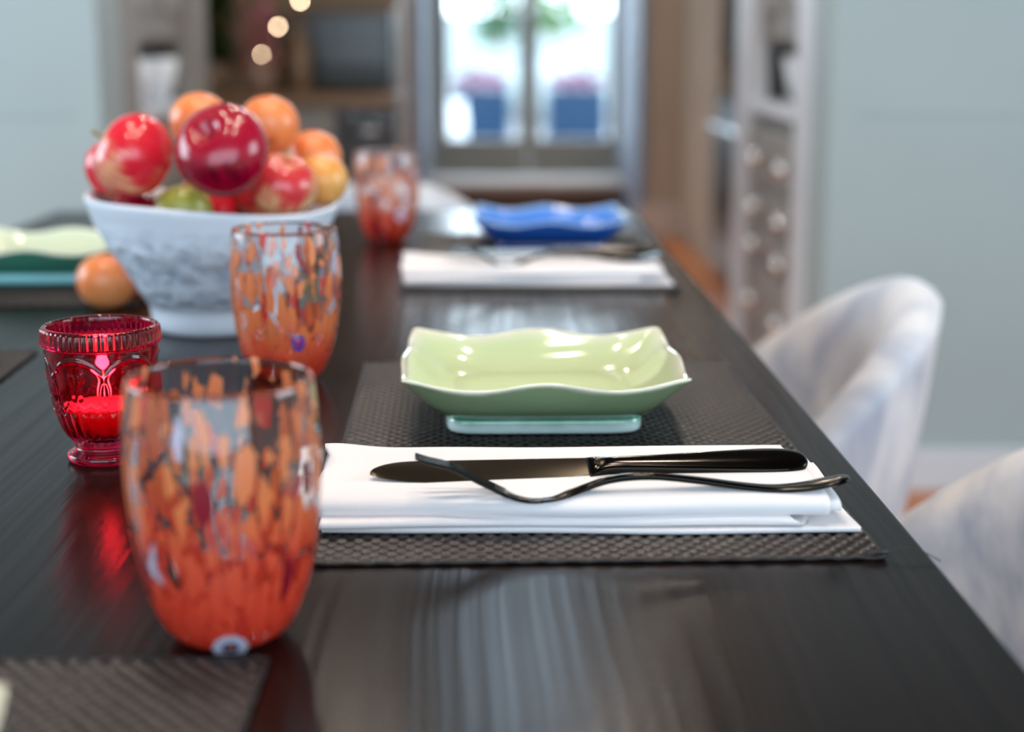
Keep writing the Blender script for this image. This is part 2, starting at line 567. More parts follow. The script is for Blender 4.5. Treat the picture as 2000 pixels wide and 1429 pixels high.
# dining room far wall, either side of the wide opening (hard white panels), with a thin rail line
wall('wall_far_right', 0.735, 2.85, 3.38, 3.60, 0, H)
wall('wall_far_left', -2.75, -0.835, 3.38, 3.60, 0, H)
structure(MB().box(0.80, 2.85, 3.3765, 3.3799, 0.838, 0.850, 0.001).build('trim_1', M['wall']))
structure(MB().box(-2.75, -0.90, 3.3765, 3.3799, 0.838, 0.850, 0.001).build('trim_2', M['wall']))
structure(MB().box(0.745, 2.85, 3.362, 3.379, 0.0, 0.10, 0.004).build('baseboard_far_right', M['pilaster']))
structure(MB().box(-2.75, -0.845, 3.362, 3.379, 0.0, 0.10, 0.004).build('baseboard_far_left', M['pilaster']))
# side walls with window openings, rear wall closed
def wall_with_window(name, axis, c0, c1, a0, a1, w0, w1, z0, z1):
    mb = MB()
    def b(p0, p1, q0, q1):
        if axis == 'x': mb.box(c0, c1, p0, p1, q0, q1)
        else: mb.box(p0, p1, c0, c1, q0, q1)
    b(a0, w0, 0, H); b(w1, a1, 0, H); b(w0, w1, 0, z0); b(w0, w1, z1, H)
    return structure(mb.build(name, M['wall']))
wall_with_window('wall_right', 'x', 2.85, 3.0, -2.55, 3.6, 0.2, 1.6, 0.9, 2.2)
wall_with_window('wall_left', 'x', -2.9, -2.75, -2.55, 3.6, 1.05, 2.75, 0.9, 2.3)
wall('wall_rear', -2.9, 3.0, -2.7, -2.55, 0, H)
# kitchen
wall_with_window('wall_kitchen_left', 'x', -3.1, -2.95, 3.6, 8.3, 6.35, 7.65, 0.95, 2.25)
wall('wall_kitchen_right', 1.75, 1.90, 3.6, 8.3, 0, H)
wall('wall_back_right', 0.765, 1.75, 8.0, 8.2, 0, H, M['beige'])
wall('wall_back_left', -2.95, -0.355, 8.0, 8.2, 0, H, M['beige'])
wall('wall_over_opening', -0.355, 0.765, 8.0, 8.2, 2.4, H, M['beige'])
structure(MB().box(0.768, 1.75, 7.975, 7.999, 0.0, 0.17, 0.006).build('baseboard_back_right', M['sill']))
# reveals of the passage to the garden door, the floor step and the door wall
structure(MB().box(0.765, 0.86, 8.2, 9.3, 0, H).build('wall_passage_right', M['jamb']))
structure(MB().box(-0.45, -0.355, 8.2, 9.3, 0, H).build('wall_passage_left', M['jamb']))
structure(MB().box(-0.40, -0.345, 7.985, 8.3, 0.0, 2.4, 0.004).build('trim_3', M['jamb']))
structure(MB().box(0.757, 0.80, 7.985, 8.3, 0.0, 2.4, 0.004).build('trim_4', M['jamb']))
structure(MB().box(-0.355, 0.765, 8.9, 9.3, 0.0, 0.155, 0.004).build('trim_5', M['darkwood']))
structure(MB().box(-0.355, 0.765, 8.9, 9.25, 0.156, 0.20, 0.004).build('trim_6', M['sill']))
wall('wall_door_head', -0.45, 0.86, 9.3, 9.45, 2.45, H, M['frame'])
# double glazed garden door
def door(name, x0, x1, a, b):
    """a, b: widths of the left and right stile"""
    e = structure(MB().box(x0, x0 + a, 9.33, 9.39, 0.20, 2.45, 0.004).box(x1 - b, x1, 9.33, 9.39, 0.20, 2.45, 0.004)
                  .box(x0 + a, x1 - b, 9.33, 9.39, 0.20, 0.42, 0.004).box(x0 + a, x1 - b, 9.33, 9.39, 2.36, 2.45, 0.004).build(name, M['frame']))
    MB().box(x0 + a, x1 - b, 9.357, 9.363, 0.42, 2.36).build('pane', M['clear'], e)
    return e
door('door_1', -0.315, 0.228, 0.066, 0.054)
d2 = door('door_2', 0.232, 0.778, 0.054, 0.066)
MB().tube([(0.255, 9.325, 1.14), (0.255, 9.28, 1.14), (0.33, 9.28, 1.14)], 0.009).build('handle', M['steel'], d2, True)
structure(MB().box(-0.36, -0.317, 9.31, 9.41, 0.2, 2.45).box(0.780, 0.83, 9.31, 9.41, 0.2, 2.45).build('trim_7', M['frame']))

# ------------------------------------------------------------------ built-in dressers in the opening
def dresser(side, label):
    """side -1 left, +1 right; face plane turned to the passage"""
    X = 0.742 if side > 0 else -0.842
    def bx(mb, a, b, y0, y1, z0, z1, bev=0.0):   # a,b measured outward from the face plane
        p, q = X + side * a, X + side * b
        return mb.box(min(p, q), max(p, q), y0, y1, z0, z1, bev)
    r = empty('dresser', (0, 0, 0))
    tag(r, label, 'dresser', 'built-in dressers either side of the opening')
    mb = MB(); bx(mb, 0.03, 0.52, 3.66, 4.66, 0.0, 0.80); bx(mb, 0.28, 0.52, 3.66, 4.66, 0.80, 2.5); bx(mb, 0.03, 0.52, 3.66, 4.66, 2.3, 2.5)
    bx(mb, 0.06, 0.28, 3.62, 3.66, 0.80, 1.0); bx(mb, 0.06, 0.28, 4.66, 4.70, 0.80, 1.0)
    mb.build('body', M['joinery'], r)
    mb = MB(); bx(mb, 0.0, 0.5, 3.66, 4.66, 0.80, 0.83, 0.004); mb.build('worktop', M['pilaster'], r)
    for y0, y1 in ((3.602, 3.76), (4.52, 4.68)):
        mb = MB(); bx(mb, -0.012, 0.06, y0, y1, 0.0, 2.5, 0.006)
        mb.build('pilaster', M['pilaster' if side > 0 else 'joinery'], r)  # left pair in the darker grey, standing in for weaker light on that side
    rows = ((0.61, 0.76), (0.505, 0.595), (0.40, 0.49), (0.20, 0.385), (0.04, 0.185))
    for z0, z1 in rows:
        mb = MB(); bx(mb, 0.005, 0.03, 3.77, 4.51, z0, z1, 0.006)
        d = mb.build('drawer', M['joinery'], r)
        for y in (3.86, 4.26):
            zc = (z0 + z1) / 2
            k = MB(); k.sphere((X - side * 0.018, y, zc), 0.020, 8); k.tube([(X + side * 0.006, y, zc), (X - side * 0.012, y, zc)], 0.006)
            k.build('knob', M['brass'], d, True)
    # upper panelled doors
    for y0, y1 in ((3.77, 4.135), (4.145, 4.51)):
        mb = MB()
        bx(mb, 0.030, 0.045, y0, y1, 1.0, 2.28, 0.003)
        dd = mb.build('upper_door', M['joinery'], r)
        mb = MB(); bx(mb, 0.020, 0.029, y0 + .06, y1 - .06, 1.07, 2.2, 0.004); mb.build('panel', M['joinery'], dd)
    mb = MB(); bx(mb, 0.05, 0.278, 3.66, 4.66, 0.985, 1.0)
    mb.build('shelf', M['joinery'], r)
    return r
dresser(1, 'tall grey built-in dresser with round drawer knobs, right of the garden doors')
dresser(-1, 'tall grey built-in dresser behind the fruit bowl, left of the garden doors')

def dish(x, y, z, r_, h, label, grp):
    prof = [(0, 0), (r_ * .55, 0), (r_ * .6, .004), (r_ * .85, h * .4), (r_, h), (r_ * .96, h), (r_ * .8, h * .42), (r_ * .5, .01), (0, .008)]
    v, f = lathe(prof, 32)
    o = mesh_obj('white_dish', v, f, M['whiteware'], loc=(x, y, z))
    tag(o, label, 'dish', grp)
    return o
dish(0.87, 3.93, 0.83, 0.085, 0.125, 'white porcelain dish on the right dresser, the nearer of its two', 'white dishes on the dressers')
dish(0.87, 4.22, 0.83, 0.085, 0.125, 'white porcelain dish on the right dresser, the farther of its two', 'white dishes on the dressers')
dish(-0.925, 4.05, 0.83, 0.062, 0.12, 'white dish on the left dresser, nearer the dining table', 'white dishes on the dressers')
dish(-0.930, 4.36, 0.83, 0.070, 0.12, 'white dish on the left dresser near its far pilaster', 'white dishes on the dressers')

# ------------------------------------------------------------------ kitchen behind
sb = empty('kitchen_counter', (0, 0, 0))
tag(sb, 'grey kitchen counter unit with brown wooden top behind the fruit bowl', 'kitchen counter')
MB().box(-1.9, -0.34, 5.64, 6.25, 0.0, 0.765).build('body', M['joinery'], sb)
MB().box(-1.95, -0.33, 5.60, 6.27, 0.766, 0.805, 0.005).build('worktop', M['brownwood'], sb)
for x0, x1 in ((-1.88, -1.45), (-1.44, -1.0), (-0.99, -0.55)):
    d = MB().box(x0, x1, 5.615, 5.64, 0.08, 0.75, 0.006).build('cupboard_door', M['joinery'], sb)
    MB().sphere(((x0 + x1) / 2 + .16, 5.60, 0.62), 0.015, 8).build('knob', M['steel'], d, True)
dw = empty('undercounter_appliance', (-0.44, 5.6, 0))
tag(dw, 'dark undercounter appliance with shiny controls at the right end of the counter', 'appliance')
MB().box(-0.105, 0.105, -0.012, 0.012, 0.08, 0.755, 0.004).build('front_panel', M['darkmetal'], dw)
MB().tube([(-0.08, -0.03, 0.68), (0.08, -0.03, 0.68)], 0.010).build('handle', M['steel'], dw, True)
for kx in (-0.045, 0.03, 0.07):
    MB().sphere((kx, -0.022, 0.725 - kx * 0.2), 0.014, 8).build('control_knob', M['steel'], dw, True)
ov = empty('countertop_oven', (-0.57, 6.12, 0.805))
tag(ov, 'dark grey glass-fronted oven on the brown counter', 'oven')
MB().box(-0.20, 0.20, -0.10, 0.12, 0.02, 0.30, 0.008).build('casing', M['darkmetal'], ov)
MB().box(-0.185, 0.185, -0.108, -0.101, 0.10, 0.285, 0.003).build('glass_front', M['darkglass'], ov)
for sx in (-0.17, 0.17):
    MB().box(sx - .015, sx + .015, -0.09, -0.06, 0.0, 0.02).build('foot', M['black'], ov)
# brown panelled splashback and cupboards over the counter
pc = empty('wall_cupboard', (0, 0, 0))
tag(pc, 'brown wooden panelled cupboard wall behind the oven', 'cupboard')
MB().box(-2.2, -0.36, 6.28, 6.6, 0.0, 2.5).build('body', M['brownwood'], pc)
for x0, x1 in ((-2.15, -1.72), (-1.70, -1.27), (-1.25, -0.82), (-0.80, -0.38)):
    MB().box(x0, x1, 6.262, 6.279, 1.20, 2.4, 0.005).build('cupboard_door', M['brownwood'], pc)

def leafy(name, c, rx, rz, n, size, m, label, cat, stem_m=None, pot=None, grp=None, seed=1, kind=None):
    rnd = random.Random(seed)
    r = empty(name, c)
    tag(r, label, cat, grp)
    V = []; F = []
    for i in range(n):
        a = rnd.uniform(0, 2 * pi); q = rnd.random() ** .5
        p = Vector((rx * q * cos(a), rx * q * sin(a), rz * (0.25 + 0.75 * rnd.random())))
        d = Vector((rnd.gauss(0, 1), rnd.gauss(0, 1), rnd.gauss(0.3, .7))).normalized()
        s_ = d.cross(Vector((0, 0, 1))); s_ = s_.normalized() if s_.length > .01 else Vector((1, 0, 0))
        L = size * rnd.uniform(.7, 1.3); nn = d.cross(s_)
        b = len(V)
        V += [p, p + d * L * .5 + s_ * L * .25 + nn * L * .06, p + d * L, p + d * L * .5 - s_ * L * .25 + nn * L * .06, p + d * L * .5 - nn * L * .03]
        F += [(b, b + 1, b + 4), (b + 1, b + 2, b + 4), (b + 2, b + 3, b + 4), (b + 3, b, b + 4)]
    mesh_obj('foliage', V, F, m, r, False)
    mb = MB()
    for i in range(7):
        a = i * 2.4; mb.tube([(0, 0, 0), (rx * .2 * cos(a), rx * .2 * sin(a), rz * .35), (rx * .6 * cos(a), rx * .6 * sin(a), rz * .85)], [.006, .005, .003], 6)
    mb.build('stems', stem_m or M['stem'], r, True)
    if pot:
        v, f = lathe(pot[0], 32); mesh_obj('pot', v, f, pot[1], r)
    return r
potp = [(0, 0), (.05, 0), (.065, .03), (.07, .10), (.066, .11), (.06, .10), (.05, .04), (0, .03)]
pl = leafy('potted_plant', (-1.05, 5.95, 0.805), 0.09, 0.42, 420, 0.07, M['leafdark'], 'dark green potted plant on the counter beside the left dresser', 'plant', pot=(potp, M['vase']), seed=4)
vz = leafy('flower_vase', (-0.84, 5.78, 0.805), 0.055, 0.30, 120, 0.045, M['pinkflower'], 'tall taupe vase of dusky pink flowers on the counter', 'vase', pot=([(0, 0), (.03, 0), (.05, .03), (.045, .10), (.025, .14), (.03, .16), (.026, .16), (.02, .14), (.03, .05), (0, .02)], M['vase']), seed=9)
bp_ = [(0, 0), (.034, 0), (.038, .01), (.038, .15), (.03, .18), (.013, .21), (.013, .27), (.016, .272), (.016, .285), (.010, .285), (.009, .21), (.030, .16), (.032, .01), (0, .008)]
v, f = lathe(bp_, 32)
for bx_, by_, lab in ((-0.690, 5.76, 'brown glass bottle on the counter beside the oven, nearer of two'), (-0.825, 6.08, 'brown glass bottle on the counter behind the flower vase')):
    b = mesh_obj('glass_bottle', v, f, M['bottle'], loc=(bx_, by_, 0.805))
    tag(b, lab, 'bottle', 'brown bottles on the counter')
# added glowing beads on a wire, standing in for warm highlights off the bottles
ls = empty('highlight_points', (0.012, 5.67, 0))
tag(ls, 'added glowing points standing in for warm highlights by the bottles', 'highlight stand-in')
MB().tube(smooth_pts([(-0.64, 0, 1.27), (-0.685, 0, 1.135), (-0.765, 0, 1.045), (-0.83, 0, 0.945), (-0.86, 0, 0.8085)], 5), 0.0015, 6).build('added_wire', M['added_wire'], ls, True)
for (bx_, bz_, br) in ((-0.685, 1.135, .0052), (-0.766, 1.045, .0046), (-0.828, 0.948, .0034)):
    MB().sphere((bx_, -0.004, bz_), br, 8).build('glow_point', M['glow_point'], ls, True)

# range cooker on the right, with rail handle, and a red pan
rg = empty('range_cooker', (0, 0, 0))
tag(rg, 'dark range cooker with a steel rail handle beyond the right dresser', 'cooker')
MB().box(0.955, 1.60, 5.1, 6.6, 0.08, 0.74, 0.006).build('body', M['darkmetal'], rg)
MB().box(1.0, 1.60, 5.1, 6.6, 0.0, 0.08).build('plinth', M['black'], rg)
MB().box(0.94, 1.60, 5.1, 6.6, 0.74, 0.765, 0.004).build('hob', M['black'], rg)
MB().tube([(0.915, 5.25, 0.655), (0.915, 6.45, 0.655)], 0.016).tube([(0.955, 5.4, 0.655), (0.915, 5.4, 0.655)], 0.008).tube([(0.955, 6.3, 0.655), (0.915, 6.3, 0.655)], 0.008).build('rail_handle', M['steel'], rg, True)
for y0, y1 in ((5.14, 5.84), (5.86, 6.56)):
    MB().box(0.938, 0.954, y0, y1, 0.12, 0.64, 0.004).build('oven_door', M['darkmetal'], rg)
rp = empty('casserole_pot', (1.06, 5.95, 0.765))
tag(rp, 'dark red casserole pot on the range cooker', 'pot')
v, f = lathe([(0, 0), (.085, 0), (.10, .02), (.105, .10), (.098, .10), (.092, .02), (0, .012)], 32); mesh_obj('pan_body', v, f, M['redpot'], rp)
v, f = lathe([(0, .125), (.05, .12), (.10, .104), (.105, .101), (0, .101)], 32); ld = mesh_obj('lid', v, f, M['redpot'], rp)
MB().sphere((0, 0, .135), .014, 8).build('knob', M['redpot'], ld, True)
tc = empty('tall_cupboard', (0, 0, 0))
tag(tc, 'brown-grey base and wall units beyond the cooker', 'cupboard')
MB().box(0.98, 1.70, 6.62, 7.97, 0.0, 2.5).build('body', M['beige'], tc)
for y0, y1 in ((6.64, 7.28), (7.30, 7.95)):
    MB().box(0.965, 0.979, y0, y1, 0.1, 2.45, 0.004).build('cupboard_door', M['beige'], tc)
hd = empty('cooker_hood', (0, 0, 0))
tag(hd, 'dark brown overhanging hood above the range cooker', 'cooker hood')
MB().box(0.965, 1.70, 5.1, 6.6, 0.94, 2.5, 0.01).build('canopy', M['hood'], hd)
MB().box(1.0, 1.69, 5.12, 6.58, 0.935, 0.939).build('filter_panel', M['darkmetal'], hd)
# ------------------------------------------------------------------ the garden
structure(MB().box(-6, 8, 9.46, 22, 0.05, 0.15).build('ground_patio', M['patio']))
structure(MB().box(-8, 10, 19, 19.3, 0.15, 1.3).build('wall_garden', M['render']))
def planter(x, y, label):
    r = empty('planter', (x, y, 0.15))
    tag(r, label, 'planter', 'blue planters on the patio')
    mb = MB().box(-.24, .24, -.24, .24, 0.0, .42, .012)
    mb.build('box', M['planter'], r)
    MB().box(-.21, .21, -.21, .21, .421, .43).build('soil', M['black'], r)
    rnd = random.Random(int(x * 10) + 50)
    f = MB()
    for i in range(120):
        a = rnd.uniform(0, 6.28); q = rnd.random() ** .5 * .25
        f.sphere((q * cos(a), q * sin(a), .45 + rnd.random() * .16 * (1.2 - q * 3)), .022, 4, (1, 1, .7))
    f.build('flowers', M['purple'], r)['kind'] = 'stuff'
planter(-0.08, 13.6, 'blue square planter with purple flowers seen through the left door pane')
planter(0.74, 13.6, 'blue square planter with purple flowers seen through the right door pane')
leafy('garden_shrub', (0.10, 17.6, 0.75), 0.26, 0.8, 260, 0.16, M['leaf'], 'bright green shrub seen through the left door pane', 'shrub', seed=11, grp='shrubs at the end of the garden', pot=([(0, -.60), (.2, -.60), (.24, -.3), (.22, 0), (0, -.02)], M['render']))
leafy('garden_shrub', (0.68, 16.7, 0.85), 0.28, 0.8, 260, 0.16, M['leaf2'], 'lime green shrub seen through the right door pane', 'shrub', seed=12, grp='shrubs at the end of the garden', pot=([(0, -.70), (.2, -.70), (.24, -.3), (.22, 0), (0, -.02)], M['render']))
w_ = empty('white_garden_pot', (-0.29, 12.7, 0.15))
tag(w_, 'white rounded pot beside the left blue planter', 'garden pot')
v, f = lathe([(0, 0), (.07, 0), (.10, .06), (.105, .20), (.085, .34), (.09, .36), (.08, .36), (.07, .32), (0, .30)], 32)
mesh_obj('body', v, f, M['whiteware'], w_)

# ================================================================== dining table
tb = empty('dining_table', (0, 0, 0))
tag(tb, 'long dark espresso wooden dining table with fine grain, set for a meal', 'table')
TX0, TX1, TY0, TY1 = -0.648, 0.2175, 0.12, 2.325
MB().box(TX0, TX1, TY0, TY1, TZ - 0.045, TZ, 0.0022).build('tabletop', M['table'], tb)
MB().box(TX0 + .06, TX1 - .06, TY0 + .06, TY0 + .085, TZ - .13, TZ - .0455).box(TX0 + .06, TX1 - .06, TY1 - .085, TY1 - .06, TZ - .13, TZ - .0455)\
    .box(TX0 + .06, TX0 + .085, TY0 + .085, TY1 - .085, TZ - .13, TZ - .0455).box(TX1 - .085, TX1 - .06, TY0 + .085, TY1 - .085, TZ - .13, TZ - .0455).build('apron', M['table'], tb)
for lx in (TX0 + .03, TX1 - .10):
    for ly in (TY0 + .03, TY1 - .10):
        MB().box(lx, lx + .07, ly, ly + .07, 0, TZ - .046, .003).build('leg', M['table'], tb)

# ------------------------------------------------------------------ placemats (real woven relief)
MW, ML = 0.281, 0.475
def mat_mesh():
    px, py = 0.0088, 0.0054
    nx = int(MW / (px / 8)); ny = int(ML / (py / 6))
    V = []; F = []; A = []
    for j in range(ny + 1):
        y = -ML / 2 + ML * j / ny
        for i in range(nx + 1):
            x = -MW / 2 + MW * i / nx
            u = x / px; v_ = y / py
            # twill of rows offset by half: each float is a rounded bead
            row = math.floor(v_)
            uu = (u + (0.5 if row % 2 else 0.0)) % 1.0
            vv = v_ - row
            bead = max(0.0, 1 - ((uu - .5) / .40) ** 2) ** .5 if abs(uu - .5) < .40 else 0
            hgt = bead * max(0.0, sin(pi * vv)) ** .9
            warp = (1 - bead) * 0.35
            z = 0.0006 + 0.0019 * hgt + 0.0003 * warp; A.append(min(1, hgt * 1.3))
            V.append((x, y, z))
    def id_(i, j): return j * (nx + 1) + i
    for j in range(ny):
        for i in range(nx):
            F.append((id_(i, j), id_(i + 1, j), id_(i + 1, j + 1), id_(i, j + 1)))
    b = len(V)
    # closed underside
    V += [(-MW / 2, -ML / 2, 0), (MW / 2, -ML / 2, 0), (MW / 2, ML / 2, 0), (-MW / 2, ML / 2, 0)]
    F.append((b, b + 3, b + 2, b + 1)); A += [0] * 4
    return V, F, A
mv, mf, ma = mat_mesh()
def placemat(x, y, rz, label):
    r = empty('placemat', (x, y, TZ + 0.0002), rz)
    tag(r, label, 'placemat', 'woven placemats')
    o = mesh_obj('woven_panel', mv, mf, M['weave'], r, attr=ma)
    hem = MB()
    for (a, b) in (((-MW / 2, -ML / 2), (MW / 2, -ML / 2)), ((MW / 2, -ML / 2), (MW / 2, ML / 2)), ((MW / 2, ML / 2), (-MW / 2, ML / 2)), ((-MW / 2, ML / 2), (-MW / 2, -ML / 2))):
        n = 60
        pts = [(a[0] + (b[0] - a[0]) * k / n, a[1] + (b[1] - a[1]) * k / n, 0.0012 + 0.00035 * sin(k * 1.9)) for k in range(n + 1)]
        hem.tube(pts, [0.0011 + 0.0002 * sin(k * 2.3) for k in range(n + 1)], 8)
    hem.build('hem', M['hem'], r, True)
    return r
m1 = placemat(0.0475, 0.9575, radians(1.2), 'black woven placemat under the green dish and near white napkin')
MB().tube(smooth_pts([(MW / 2 - .002, -ML / 2 + .004, .002), (MW / 2 + .008, -ML / 2 + .004, .0045), (MW / 2 + .018, -ML / 2 + .001, .004), (MW / 2 + .026, -ML / 2 - .006, .001)], 6), 0.0003, 6).build('loose_thread', M['hem'], m1, True)
MB().tube([(MW / 2 - .010, -ML / 2 + .001, .002), (MW / 2 - .004, -ML / 2 + .002, .0032), (MW / 2 + .002, -ML / 2 + .003, .003)], .0016, 8).build('corner_knot', M['hem'], m1, True)

def copy_mat(x, y, rz, label, thread=True):
    c = m1.copy(); col.objects.link(c)
    c.location = (x, y, TZ + .0002); c.rotation_euler = (0, 0, rz); c['label'] = label
    for ch in list(m1.children):
        if not thread and ch.name.startswith(('loose', 'corner')): continue
        d = ch.copy(); col.objects.link(d); d.parent = c
    return c
copy_mat(0.0500, 1.785, 0.0, 'black woven placemat under the blue dish at the far end')
copy_mat(-0.2325, 0.362, 0.0, 'black woven placemat cut off by the lower left corner of the picture', False)
copy_mat(-0.5045, 1.005, radians(1.5), 'black woven placemat of which only a corner shows left of the red candle glass')
copy_mat(-0.480, 1.705, 0.0, 'black woven placemat under the green dish left of the fruit bowl', False)

# ------------------------------------------------------------------ square dishes
def dish_mesh(foot_only=False):
    #        half  z       wave n    glaze
    body = [(.052, .0100, .0, 7, .10), (.0625, .0095, .0, 7, .17), (.0640, .0110, .0, 7, .20), (.0700, .0140, .05, 6.5, .26), (.0775, .0205, .15, 6, .33), (.0835, .0270, .4, 6, .38),
            (.0880, .0325, .8, 6.5, .43), (.0900, .0352, 1, 7, .455), (.0915, .0368, 1, 7.5, .48), (.0915, .0382, 1, 7.5, .50), (.0900, .0388, 1, 7.5, .515), (.0880, .0376, 1, 7, .54),
            (.0850, .0335, .85, 6.5, .58), (.0800, .0275, .5, 6, .63), (.0735, .0215, .22, 5.5, .69), (.0660, .0172, .08, 5, .75), (.0610, .0158, .03, 5, .80), (.0590, .0150, 0, 5, .83),
            (.0560, .0148, 0, 5, .86), (.0400, .0146, 0, 4, .92), (.0200, .0145, 0, 3, .97)]
    foot = [(.0, .0015, 0, 7, .0), (.056, .0015, 0, 7, 0.0), (.0570, .0004, 0, 8, 0.0), (.0625, .0004, 0, 8, 0.02), (.0640, .0014, 0, 8, .03), (.0640, .0070, 0, 8, .07), (.0636, .0105, 0, 8, .125), (.060, .0118, 0, 8, .15), (.0, .0118, 0, 8, .15)]
    rings = foot if foot_only else body
    N = 192; V = []; F = []; A = []; rows = []
    if not foot_only: rings = [(0, .0100, 0, 7, .10)] + rings + [(0, .0145, 0, 3, 1.0)]
    for (a, z, wv, n, gl) in rings:
        if a == 0:
            rows.append([len(V)]); V.append((0, 0, z)); A.append(gl); continue
        row = []
        for k in range(N):
            th = 2 * pi * k / N + pi / N
            c, s_ = cos(th), sin(th)
            rr = a / (abs(c) ** n + abs(s_) ** n) ** (1 / n)
            # position along the side, -1..1
            u = (s_ / c if abs(c) > abs(s_) else c / s_)
            au = abs(u)
            kx = 0.35 if abs(c) > abs(s_) else 1.0
            zz = z + wv * (0.0028 * (kx + (1 - kx) * au ** 2) * cos(2 * pi * u) * (1 - au * .3) + 0.0030 * au ** 5 - 0.0008)
            rr *= 1 + wv * (0.010 * cos(2 * pi * u) + 0.055 * au ** 14)
            row.append(len(V)); V.append((rr * c, rr * s_, zz)); A.append(gl)
        rows.append(row)
    for a, b in zip(rows[:-1], rows[1:]):
        for k in range(N):
            k2 = (k + 1) % N
            if len(a) == 1: F.append((a[0], b[k2], b[k]))
            elif len(b) == 1: F.append((a[k], a[k2], b[0]))
            else: F.append((a[k], a[k2], b[k2], b[k]))
    return V, F, A
dv, df, da = dish_mesh(); fv, ff, fa = dish_mesh(True)
def square_dish(x, y, rz, m, label):
    r = empty('square_dish', (x, y, TZ + 0.0026), rz)
    tag(r, label, 'dish', 'square footed dishes')
    o = mesh_obj('bowl_body', dv, df, m, r, attr=da)
    o2 = mesh_obj('foot', fv, ff, m, r, attr=fa)
    for q in (o, o2):
        q.scale = (1.02, 1.02, 1.0) if q is o else (1, 1, 1)
        md = q.modifiers.new('sub', 'SUBSURF'); md.levels = 1; md.render_levels = 1
    return r
square_dish(0.034, 1.024, radians(0.5), M['celadon'], 'pale green glazed square dish with wavy rim on the near placemat, behind the cutlery')
square_dish(0.0715, 1.893, radians(0.0), M['blueglaze'], 'cobalt blue square dish with wavy rim at the far end of the table')
square_dish(-0.2445, 0.385, radians(2), M['celadon'], 'pale green square dish of which only a corner shows at the lower left')
square_dish(-0.4690, 1.655, radians(1), M['teal'], 'pale green square dish with teal foot left of the fruit bowl')

# ------------------------------------------------------------------ napkins
def napkin_mesh():
    """folded cloth: every sheet is a strip whose YZ path (U folds at the front) is swept along X; local origin = front left, on the mat"""
    V = []; F = []
    def sheet(path, x0f, x1f, th, amp, seed, nx=90):
        """path: [(y,z)] centre line; x0f/x1f: functions of path parameter 0..1"""
        P = smooth_pts(path, 8); n = len(P)
        def off(i, s_):
            a = P[max(i - 1, 0)]; b = P[min(i + 1, n - 1)]
            dy, dz = b[0] - a[0], b[1] - a[1]; l = sqrt(dy * dy + dz * dz) or 1
            return (P[i][0] - s_ * dz / l * th / 2, P[i][1] + s_ * dy / l * th / 2)
        ring = [off(i, 1) for i in range(n)] + [off(i, -1) for i in reversed(range(n))]
        par = [i / (n - 1) for i in range(n)] + [i / (n - 1) for i in reversed(range(n))]
        m_ = len(ring); b0 = len(V)
        for k in range(nx + 1):
            s = k / nx
            for q, (y, z) in enumerate(ring):
                x0, x1 = x0f(par[q]), x1f(par[q])
                x = x0 + (x1 - x0) * s
                nz = mnoise.noise(Vector((x * 9, y * 16, seed))) * amp
                ny = mnoise.noise(Vector((x * 13 + 4, seed, y * 4))) * amp * 1.6
                lift = min(1.0, z / .006)
                # slack cloth: wavering front folds, drawn-in left end, a lifted back-left corner
                ny += .0022 * sin(x * 17 + seed) * max(0, 1 - y / .05) + .0010 * sin(x * 46 + seed * 2) * max(0, 1 - y / .03)
                e = exp(-(x / .020) ** 2)
                x += e * (.0045 * exp(-((y - .070) / .016) ** 2) - .003 * exp(-((y - .100) / .010) ** 2))
                nz += (.0022 * exp(-((x + .002) / .018) ** 2) * exp(-((y - .100) / .014) ** 2) - .0012 * exp(-((x - .035) / .02) ** 2) * exp(-((y - .085) / .02) ** 2)) * (1 if z > .015 else 0)
                er = exp(-((x - .26) / .012) ** 2)
                x -= er * .003 * exp(-((y - .098) / .008) ** 2)
                V.append((x, y + ny, max(z + nz * lift, 0.0002 if z > 0.0003 else z)))
        for k in range(nx):
            for q in range(m_):
                q2 = (q + 1) % m_
                F.append((b0 + k * m_ + q, b0 + k * m_ + q2, b0 + (k + 1) * m_ + q2, b0 + (k + 1) * m_ + q))
        F.append(tuple(b0 + q for q in reversed(range(m_)))); F.append(tuple(b0 + nx * m_ + q for q in range(m_)))
    W = 0.275
    # 1 bottom doubled sheet
    sheet([(0.100, .0016), (0.06, .0014), (0.02, .0014), (0.003, .0016)], lambda p: .001, lambda p: W + .003 - .004 * (1 - p), .0026, .0006, 1.3)
    # 2 loose middle fold, opening into a little loop on the left
    sheet([(0.095, .0050), (0.05, .0046), (0.016, .0042), (0.004, .0044), (0.0015, .0060), (0.006, .0074), (0.03, .0078), (0.09, .0082)], lambda p: -.001 + .003 * p, lambda p: .232 + .03 * (1 - p), .0022, .0010, 5.1)
    # 3 inner roll, sticks out on the right
    sheet([(0.096, .0100), (0.05, .0096), (0.02, .0093), (0.011, .0105), (0.0105, .0135), (0.020, .0155), (0.05, .0160), (0.098, .0162)], lambda p: .002, lambda p: W - .002 - .008 * p, .0030, .0007, 8.7)
    # 4 top wrap, large soft roll at the front
    sheet([(0.094, .0125), (0.06, .0122), (0.03, .0122), (0.013, .0085), (0.0065, .0095), (0.0045, .0135), (0.0085, .0170), (0.020, .0186), (0.05, .0192), (0.075, .0190), (0.103, .0184)],
          lambda p: -.002 + .002 * sin(p * 5), lambda p: W - .013 - .012 * max(0, p - .55), .0024, .0009, 2.2)
    return V, F
nv, nf = napkin_mesh()
def napkin(x, y, rz, label):
    o = mesh_obj('folded_napkin', nv, nf, M['cloth'], loc=(x, y, TZ + 0.0022))
    o.rotation_euler = (0, 0, rz)
    tag(o, label, 'napkin', 'folded white napkins')
    return o
napkin(-0.0880, 0.7575, radians(0.0), 'folded white cloth napkin under the black knife and fork in front')
napkin(-0.0900, 1.575, radians(-0.3), 'folded white cloth napkin in front of the blue dish')

